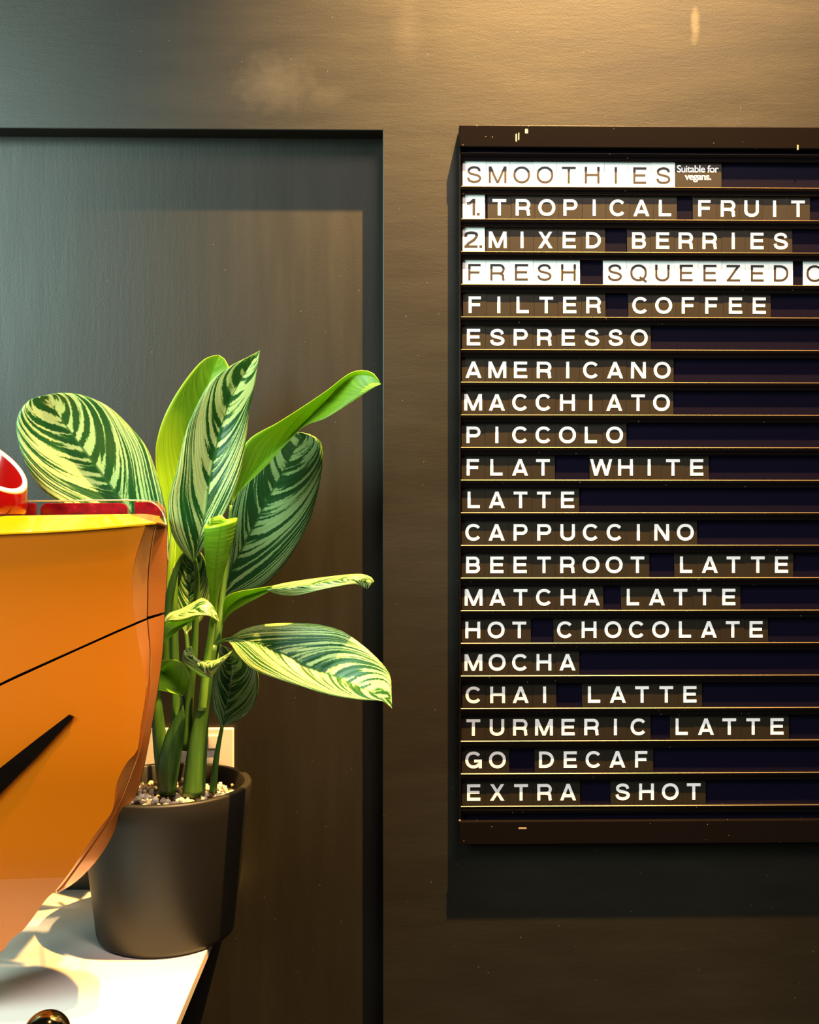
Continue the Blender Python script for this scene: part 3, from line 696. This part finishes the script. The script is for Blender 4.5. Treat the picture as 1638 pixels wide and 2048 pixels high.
stem([(326, 1290, 1.49), (332, 1200, 1.49), (340, 1130, 1.49), (347, 1060, 1.50), (350, 1020, 1.505)], [9, 8, 7, 6, 4], 'stem_pale')
stem([(372, 1500, 1.49), (378, 1400, 1.49), (388, 1300, 1.485), (393, 1200, 1.48), (394, 1150, 1.47), (388, 1110, 1.455)], [10, 10, 9, 7, 6, 4])
stem([(404, 1420, 1.45), (413, 1330, 1.445), (422, 1270, 1.44), (428, 1215, 1.43)], [9, 8, 7, 6], 'stem_pale')
stem([(423, 1330, 1.47), (436, 1270, 1.475), (444, 1200, 1.49), (455, 1100, 1.50), (462, 1010, 1.50)], [8, 7, 6, 5, 3])
stem([(424, 1350, 1.49), (436, 1290, 1.53), (444, 1230, 1.57), (447, 1190, 1.60)], [7, 6, 5, 4])
stem([(422, 1330, 1.455), (430, 1295, 1.458), (442, 1283, 1.46), (462, 1277, 1.457)], [6, 5, 4.5, 3])
stem([(426, 1585, 1.50), (431, 1530, 1.50), (437, 1490, 1.50), (445, 1450, 1.50)], [8, 6.5, 5, 3.5])
stem([(376, 1490, 1.52), (374, 1420, 1.53), (380, 1360, 1.55), (372, 1262, 1.57)], [9, 8, 6, 4])
# sheaths wrapping the V of the left stem
leaf([(325, 1590, 1.465), (316, 1545, 1.455), (322, 1500, 1.45), (340, 1450, 1.445), (362, 1420, 1.44)],
     [(334, 1592, 1.45), (336, 1545, 1.445), (343, 1500, 1.44), (354, 1455, 1.44), (364, 1415, 1.44)],
     [(350, 1590, 1.462), (360, 1530, 1.455), (366, 1480, 1.45), (370, 1440, 1.445), (366, 1410, 1.44)], top='stem', bottom='stem', n=16, cup=0.05)

# ================================================================ ESPRESSO MACHINE (left foreground)
fz = COUNTER
mach = empty('espresso_machine', (P(60, 1800, 1.3).x, 1.3, fz), 'orange and yellow lacquered espresso machine at the left edge of the photo', 'espresso machine')
def sheet(left, right, n, m, mat_, name, thick=0.006, bulge=0.0, keys=None, label=None):
    """surface lofted between two rails of (px, py, Y), given real thickness"""
    A = cat_rom([P(*q) for q in left], n); B = cat_rom([P(*q) for q in right], n)
    b = bmesh.new(); g = []
    for i in range(n):
        row = []
        for j in range(m + 1):
            t = j / m; q = A[i].lerp(B[i], t); q.y -= bulge * math.sin(math.pi * t)
            row.append(b.verts.new(q))
        g.append(row)
    for i in range(n - 1):
        for j in range(m): b.faces.new([g[i][j], g[i][j + 1], g[i + 1][j + 1], g[i + 1][j]])
    me = bpy.data.meshes.new(name); b.to_mesh(me); b.free()
    if me.polygons[0].normal.y > 0: me.flip_normals()
    me.materials.append(M[mat_])
    for p in me.polygons: p.use_smooth = True
    o = bpy.data.objects.new(name, me); COL.objects.link(o); attach(o, mach)
    md = o.modifiers.new('thickness', 'SOLIDIFY'); md.thickness = thick; md.offset = -1
    es = o.modifiers.new('split', 'EDGE_SPLIT'); es.split_angle = R(40)
    if label: o['label'] = label
    return o
def fy(py):   # depth of the face along its height: upright, a gentle shoulder at the seam, sweeping back underneath
    t = min(1.0, max(0.0, (py - 1150) / 420.0)); y = 1.258 - 0.024 * (t * t * (3 - 2 * t))
    u = max(0.0, (py - 1680) / 300.0)
    return y + 0.02 * u * u
# inner bevel line (right border of the face)
inner = [(291, 1053), (275, 1100), (266, 1141), (264, 1187), (269, 1240), (275, 1281), (287, 1337), (292, 1369), (289, 1406), (281, 1453), (275, 1500), (256, 1522), (240, 1550), (231, 1578), (229, 1603), (224, 1624), (212, 1640), (188, 1671), (143, 1739), (109, 1784)]
seam = [(312, 1045), (303, 1094), (297, 1150), (296, 1190), (295, 1236), (298, 1268), (301, 1312), (298, 1375), (290.5, 1437), (279, 1500), (262, 1547), (244, 1594), (228, 1628), (221, 1640), (191, 1683), (161, 1725), (126, 1773), (109, 1787)]
outer = [(333, 1050), (334.5, 1125), (332, 1175), (329, 1225), (325.5, 1297), (316, 1375), (303, 1453), (291, 1516), (281, 1562), (272, 1591), (259, 1607), (247, 1614), (240, 1621), (235, 1641), (225, 1671), (198, 1715), (164, 1753), (137, 1774), (109, 1790)]
def cut(line, y0, y1):
    """part of a pixel polyline between two heights, ends interpolated"""
    def at(y):
        for a, b in zip(line, line[1:]):
            if a[1] <= y <= b[1]: t = (y - a[1]) / (b[1] - a[1]); return (a[0] + (b[0] - a[0]) * t, y)
        return line[0] if y < line[0][1] else line[-1]
    return [at(y0)] + [p for p in line if y0 + 4 < p[1] < y1 - 4] + [at(y1)]
def dep(line, dy=0.0): return [(x, y, fy(y) + dy) for x, y in line]
# upper face: between the top edge and the diagonal seam; rails run left->right along the panel
n1 = 40
def face_grid(top, bot, name, mat_, rows=26, thick=0.006, depf=None, label=None):
    """face between an upper and a lower pixel line, with the depth of each point from its own height"""
    A = cat_rom([Vector((x, y, 0)) for x, y in top], 44); B = cat_rom([Vector((x, y, 0)) for x, y in bot], 44)
    b = bmesh.new(); g = []
    for i in range(44):
        row = []
        for j in range(rows + 1):
            q = A[i].lerp(B[i], j / rows); row.append(b.verts.new(P(q.x, q.y, (depf or (lambda x, y: fy(y)))(q.x, q.y))))
        g.append(row)
    for i in range(43):
        for j in range(rows): b.faces.new([g[i][j], g[i][j + 1], g[i + 1][j + 1], g[i + 1][j]])
    me = bpy.data.meshes.new(name); b.to_mesh(me); b.free()
    if me.polygons[0].normal.y > 0: me.flip_normals()
    me.materials.append(M[mat_])
    for p in me.polygons: p.use_smooth = True
    o = bpy.data.objects.new(name, me); COL.objects.link(o); attach(o, mach)
    md = o.modifiers.new('thickness', 'SOLIDIFY'); md.thickness = thick; md.offset = -1
    bv = o.modifiers.new('bevel', 'BEVEL'); bv.width = 0.0007; bv.segments = 2; bv.limit_method = 'ANGLE'; bv.angle_limit = R(50)
    if label: o['label'] = label
    return o
def fdep(x, y):
    # the face turns gently back towards the left end
    return fy(y) - 0.02 * max(0.0, (250 - x) / 450.0)
up_bot = [(-190, 1460), (0, 1366), (62, 1337), (156, 1295), (225, 1264), (268, 1245.5)]
lo_top = [(-190, 1466), (0, 1372), (62, 1343), (156, 1300), (225, 1269), (269, 1250)]
up_top = [(-190, 1073), (0, 1066), (100, 1062), (200, 1057), (291, 1052)]
# upper panel: top line, then right border folded into the line set
def fan(top, right_cut, bot, name, mat_):
    """4-sided patch with a curved right side: left edge straight"""
    n, rows = 44, 40
    rt = cat_rom([Vector((x, y, 0)) for x, y in right_cut], rows + 1)
    A = cat_rom([Vector((x, y, 0)) for x, y in top], n); B = cat_rom([Vector((x, y, 0)) for x, y in bot], n)
    l0, l1 = A[0], B[0]; r0, r1 = A[-1], B[-1]
    b = bmesh.new(); g = []
    for i in range(n):
        s = i / (n - 1); row = []
        for j in range(rows + 1):
            t = j / rows
            # Coons patch
            ru = A[i].lerp(B[i], t); rs = l0.lerp(l1, t).lerp(rt[j], s); bl = (l0.lerp(l1, t)).lerp(r0.lerp(r1, t), s)
            q = ru + rs - bl
            row.append(b.verts.new(P(q.x, q.y, fdep(q.x, q.y))))
        g.append(row)
    for i in range(n - 1):
        for j in range(rows): b.faces.new([g[i][j], g[i][j + 1], g[i + 1][j + 1], g[i + 1][j]])
    me = bpy.data.meshes.new(name); b.to_mesh(me); b.free()
    if me.polygons[0].normal.y > 0: me.flip_normals()
    me.materials.append(M[mat_])
    for p in me.polygons: p.use_smooth = True
    o = bpy.data.objects.new(name, me); COL.objects.link(o); attach(o, mach)
    md = o.modifiers.new('thickness', 'SOLIDIFY'); md.thickness = 0.006; md.offset = -1
    es = o.modifiers.new('split', 'EDGE_SPLIT'); es.split_angle = R(40)
    return o
u_ = fan(up_top, [(291, 1052)] + cut(inner, 1070, 1245.5), up_bot, 'upper_side_panel', 'orange')
lo_bot = [(-190, 1980), (-70, 1958), (0, 1907), (20, 1883), (51, 1856), (92, 1801), (109, 1786)]
l_ = fan(lo_top, cut(inner, 1250, 1784), lo_bot, 'lower_side_panel', 'orange')
def lip(a, b, y0, y1, name, da, db, dsh=0.0, label=None):
    la, lb = cut(a, y0[0], y1[0]), cut(b, y0[1], y1[1])
    return sheet([(x, y, fdep(x, y) + da) for x, y in la], [(x, y, fdep(x, y) + db) for x, y in lb], 40, 6, 'copper', name, 0.005, 0.0)
sm_l = [(x - 1.6, y) for x, y in seam]; sm_r = [(x + 1.6, y) for x, y in seam]
lip(inner, sm_l, (1053, 1045), (1245, 1236), 'inner_lip', 0.0002, 0.006)
lip(inner, sm_l, (1250, 1240), (1782, 1782), 'inner_lip', 0.0002, 0.006)
lip(sm_r, outer, (1045, 1050), (1233, 1224), 'outer_lip', 0.006, 0.020)
lip(sm_r, outer, (1239, 1229), (1784, 1788), 'outer_lip', 0.006, 0.020)
# dark carcass behind the panels (shows in the seams and as the rim line)
outl = [(-190, 1110), (-190, 1950), (-20, 1880), (40, 1830), (100, 1770), (137, 1762)] + [(x + 1.2, y) for x, y in outer[::-1][2:]] + [(331, 1085), (318, 1090)]
b = bmesh.new()
f0 = [b.verts.new(P(x, y, fdep(x, y) + 0.013 + (0.014 if x > 100 else 0) )) for x, y in outl]
f1 = [b.verts.new(v.co + Vector((-0.012, 0.04, 0.0))) for v in f0]
for i in range(len(f0)):
    j = (i + 1) % len(f0); b.faces.new([f0[i], f0[j], f1[j], f1[i]])
b.faces.new(f0); b.faces.new(f1[::-1]); bmesh.ops.triangulate(b, faces=[f for f in b.faces if len(f.verts) > 4])
link('carcass', b, M['black_gap'], mach)
# yellow chamfer along the top
sheet([(-190, 1036, 1.335), (0, 1032, 1.335), (150, 1029.5, 1.335), (258, 1028, 1.335)], [(-190, 1073, 1.234), (0, 1066, 1.243), (150, 1059, 1.250), (312, 1045, 1.257)], 30, 8, 'yellow', 'top_chamfer', 0.002)
sheet([(259, 1028, 1.335), (290, 1028, 1.335), (305, 1030, 1.330), (316, 1032, 1.328)], [(313, 1045, 1.258), (320, 1046, 1.262), (327, 1048, 1.268), (333, 1050, 1.275)], 16, 8, 'copper', 'corner_cap', 0.002)
# black tapered strip across the lower panel
def spike(x, y): return fdep(x, y) - 0.004
tb = bmesh.new()
top_l = [(-180, 1668), (0, 1536), (75, 1477), (137, 1430)]; bot_l = [(-180, 1790), (0, 1588), (75, 1512), (146, 1434)]
A = [P(x, y, spike(x, y)) for x, y in top_l]; B = [P(x, y, spike(x, y)) for x, y in bot_l]
va = [tb.verts.new(p) for p in A]; vb = [tb.verts.new(p) for p in B]; vc_ = [tb.verts.new(p + Vector((0, .007, 0))) for p in A]; vd = [tb.verts.new(p + Vector((0, .007, 0))) for p in B]
for i in range(3):
    tb.faces.new([va[i], va[i + 1], vb[i + 1], vb[i]]); tb.faces.new([va[i], va[i + 1], vc_[i + 1], vc_[i]]); tb.faces.new([vb[i], vb[i + 1], vd[i + 1], vd[i]]); tb.faces.new([vc_[i], vc_[i + 1], vd[i + 1], vd[i]])
tb.faces.new([va[0], vb[0], vd[0], vc_[0]]); tb.faces.new([va[3], vb[3], vd[3], vc_[3]])
o = link('accent_strip', tb, M['black_gloss'], mach); o['label'] = 'black tapered accent strip'
# main body to the left, out of frame, and its feet
bl, br = P(-190, 1500, 1.30).x, P(40, 1500, 1.33).x
link('body', box_bm(bl - 0.30, br - 0.06, 1.285, 1.42, COUNTER + 0.20, CZ - 0.022, 0.01), M['black_gap'], mach)
for xx in (bl - 0.25, bl + 0.0):
    link('foot', lathe([(0, COUNTER + 0.0004), (0.02, COUNTER + 0.0004), (0.022, COUNTER + 0.01), (0.014, COUNTER + 0.03), (0.012, COUNTER + 0.21), (0, COUNTER + 0.21)], xx, 1.335, 24), M['black_gap'], mach, True)
link('top_deck', box_bm(P(-190, 1040, 1.36).x, P(320, 1040, 1.36).x - 0.012, 1.338, 1.425, CZ - 0.02, CZ - 0.0052, 0.001), M['yellow'], mach)
# clear rail along the top edge with red inserts
gy = 1.415
def rr_bar(x0, x1, z0, z1, y0, y1, rc, seg=8, left=False):
    pts = [(x1, z0)]
    for i in range(seg + 1):
        a = R(90 * i / seg); pts.append((x1 - rc + rc * math.cos(a), z1 - rc + rc * math.sin(a)))
    if left:
        for i in range(seg + 1):
            a = R(90 + 90 * i / seg); pts.append((x0 + rc + rc * math.cos(a), z1 - rc + rc * math.sin(a)))
    else: pts.append((x0, z1))
    pts.append((x0, z0)); return poly_prism(pts, y0, y1, 0.0006)
zt, zbm = P(200, 1000.5, gy).z, P(200, 1033, gy).z
xr_ = P(331, 1030, gy).x
g_ = link('cup_rail', rr_bar(P(-190, 1000, gy).x, xr_, zbm - 0.004, zt, gy - 0.004, gy + 0.004, 0.020), M['acrylic'], mach); g_['label'] = 'clear cup rail with rounded end'
# thin polished upper edge
pts = [P(-190, 1003, gy), P(100, 1002, gy), P(200, 1000.5, gy), P(285, 1001, gy), P(308, 1006, gy), P(322, 1018, gy), P(329, 1035, gy), P(333, 1060, 1.36), P(335, 1120, 1.30)]
link('rail_trim', tube_bm(pts, [0.0011, 0.0011], 8, 50), M['rail_edge'], mach, True)
for (x0, x1, y0, y1, rc) in ((50, 71, 1006, 1034, 0.002), (82, 256, 1006, 1034, 0.010), (270, 326, 1004, 1036, 0.016)):
    a, b_ = P(x0, y1, gy + 0.006), P(x1, y0, gy + 0.006)
    q = link('red_insert', rr_bar(a.x, b_.x, a.z, b_.z, gy + 0.005, gy + 0.013, rc, 8, left=(rc == 0.010)), M['crimson'], mach)

# ================================================================ RED CUP on the machine, cut by the left frame edge
def cup():
    Yc = 1.365; k = Yc / F; cxp = -18; r = 68 * k
    c0 = P(cxp, 1034, Yc); zb_ = CZ - 0.0044
    root = empty('red_cup', (c0.x, Yc, zb_), 'red cup with slanted pale rim on top of the espresso machine', 'cup')
    seg = 72
    def ztop_(x, y): return P(-18, 930, Yc).z - 0.74 * (x - c0.x) + 0.40 * (y - Yc)
    b = bmesh.new()
    rings = []
    for (rr, zf) in ((r * 0.82, 0.0), (r * 0.90, 0.02), (r * 0.97, 0.10), (r * 1.0, 0.3), (r, 0.97), (r * 0.975, 1.0)):
        rings.append([b.verts.new((c0.x + rr * math.cos(t), Yc + rr * math.sin(t), zb_ + zf * (ztop_(c0.x + rr * math.cos(t), Yc + rr * math.sin(t)) - zb_))) for t in [2 * math.pi * i / seg for i in range(seg)]])
    for (rr, zf) in ((r * 0.86, 0.98), (r * 0.84, 0.15)):
        rings.append([b.verts.new((c0.x + rr * math.cos(t), Yc + rr * math.sin(t), zb_ + zf * (ztop_(c0.x + rr * math.cos(t), Yc + rr * math.sin(t)) - zb_))) for t in [2 * math.pi * i / seg for i in range(seg)]])
    for A, B in zip(rings, rings[1:]):
        for i in range(seg): b.faces.new([A[i], A[(i + 1) % seg], B[(i + 1) % seg], B[i]])
    b.faces.new(rings[0]); b.faces.new(rings[-1])
    link('cup_body', b, M['red'], root, True)
    b = bmesh.new(); q = []
    for rr, up in ((r * 1.0, -0.001), (r * 0.995, 0.0018), (r * 0.93, 0.0026), (r * 0.87, 0.0016), (r * 0.86, -0.002)):
        q.append([b.verts.new((c0.x + rr * math.cos(t), Yc + rr * math.sin(t), up + ztop_(c0.x + rr * math.cos(t), Yc + rr * math.sin(t)))) for t in [2 * math.pi * i / seg for i in range(seg)]])
    q.append(q[0])
    for A, B in zip(q, q[1:]):
        for i in range(seg): b.faces.new([A[i], A[(i + 1) % seg], B[(i + 1) % seg], B[i]])
    o = link('rim', b, M['rim'], root, True); o['label'] = 'pale pink rim'
cup()

# ================================================================ TAMPER with a polished ball at the bottom edge
by = 1.06
bc = P(94, 2071, by); br_ = 47.5 * by / F
tm = empty('tamper', (bc.x, by, COUNTER), 'tamper with polished dark gold ball handle at the bottom edge of the photo', 'tamper')
pr = [(0, COUNTER + 0.0004), (0.026, COUNTER + 0.0004), (0.027, COUNTER + 0.002), (0.027, COUNTER + 0.016), (0.022, COUNTER + 0.02), (0.009, COUNTER + 0.024), (0.008, bc.z - br_ * 0.95), (0, bc.z - br_ * 0.95)]
link('base', lathe(pr, bc.x, by, 48), M['chrome'], tm, True)
b = bmesh.new(); bmesh.ops.create_uvsphere(b, u_segments=48, v_segments=32, radius=br_, matrix=Matrix.Translation(bc))
link('ball_handle', b, M['chrome'], tm, True)
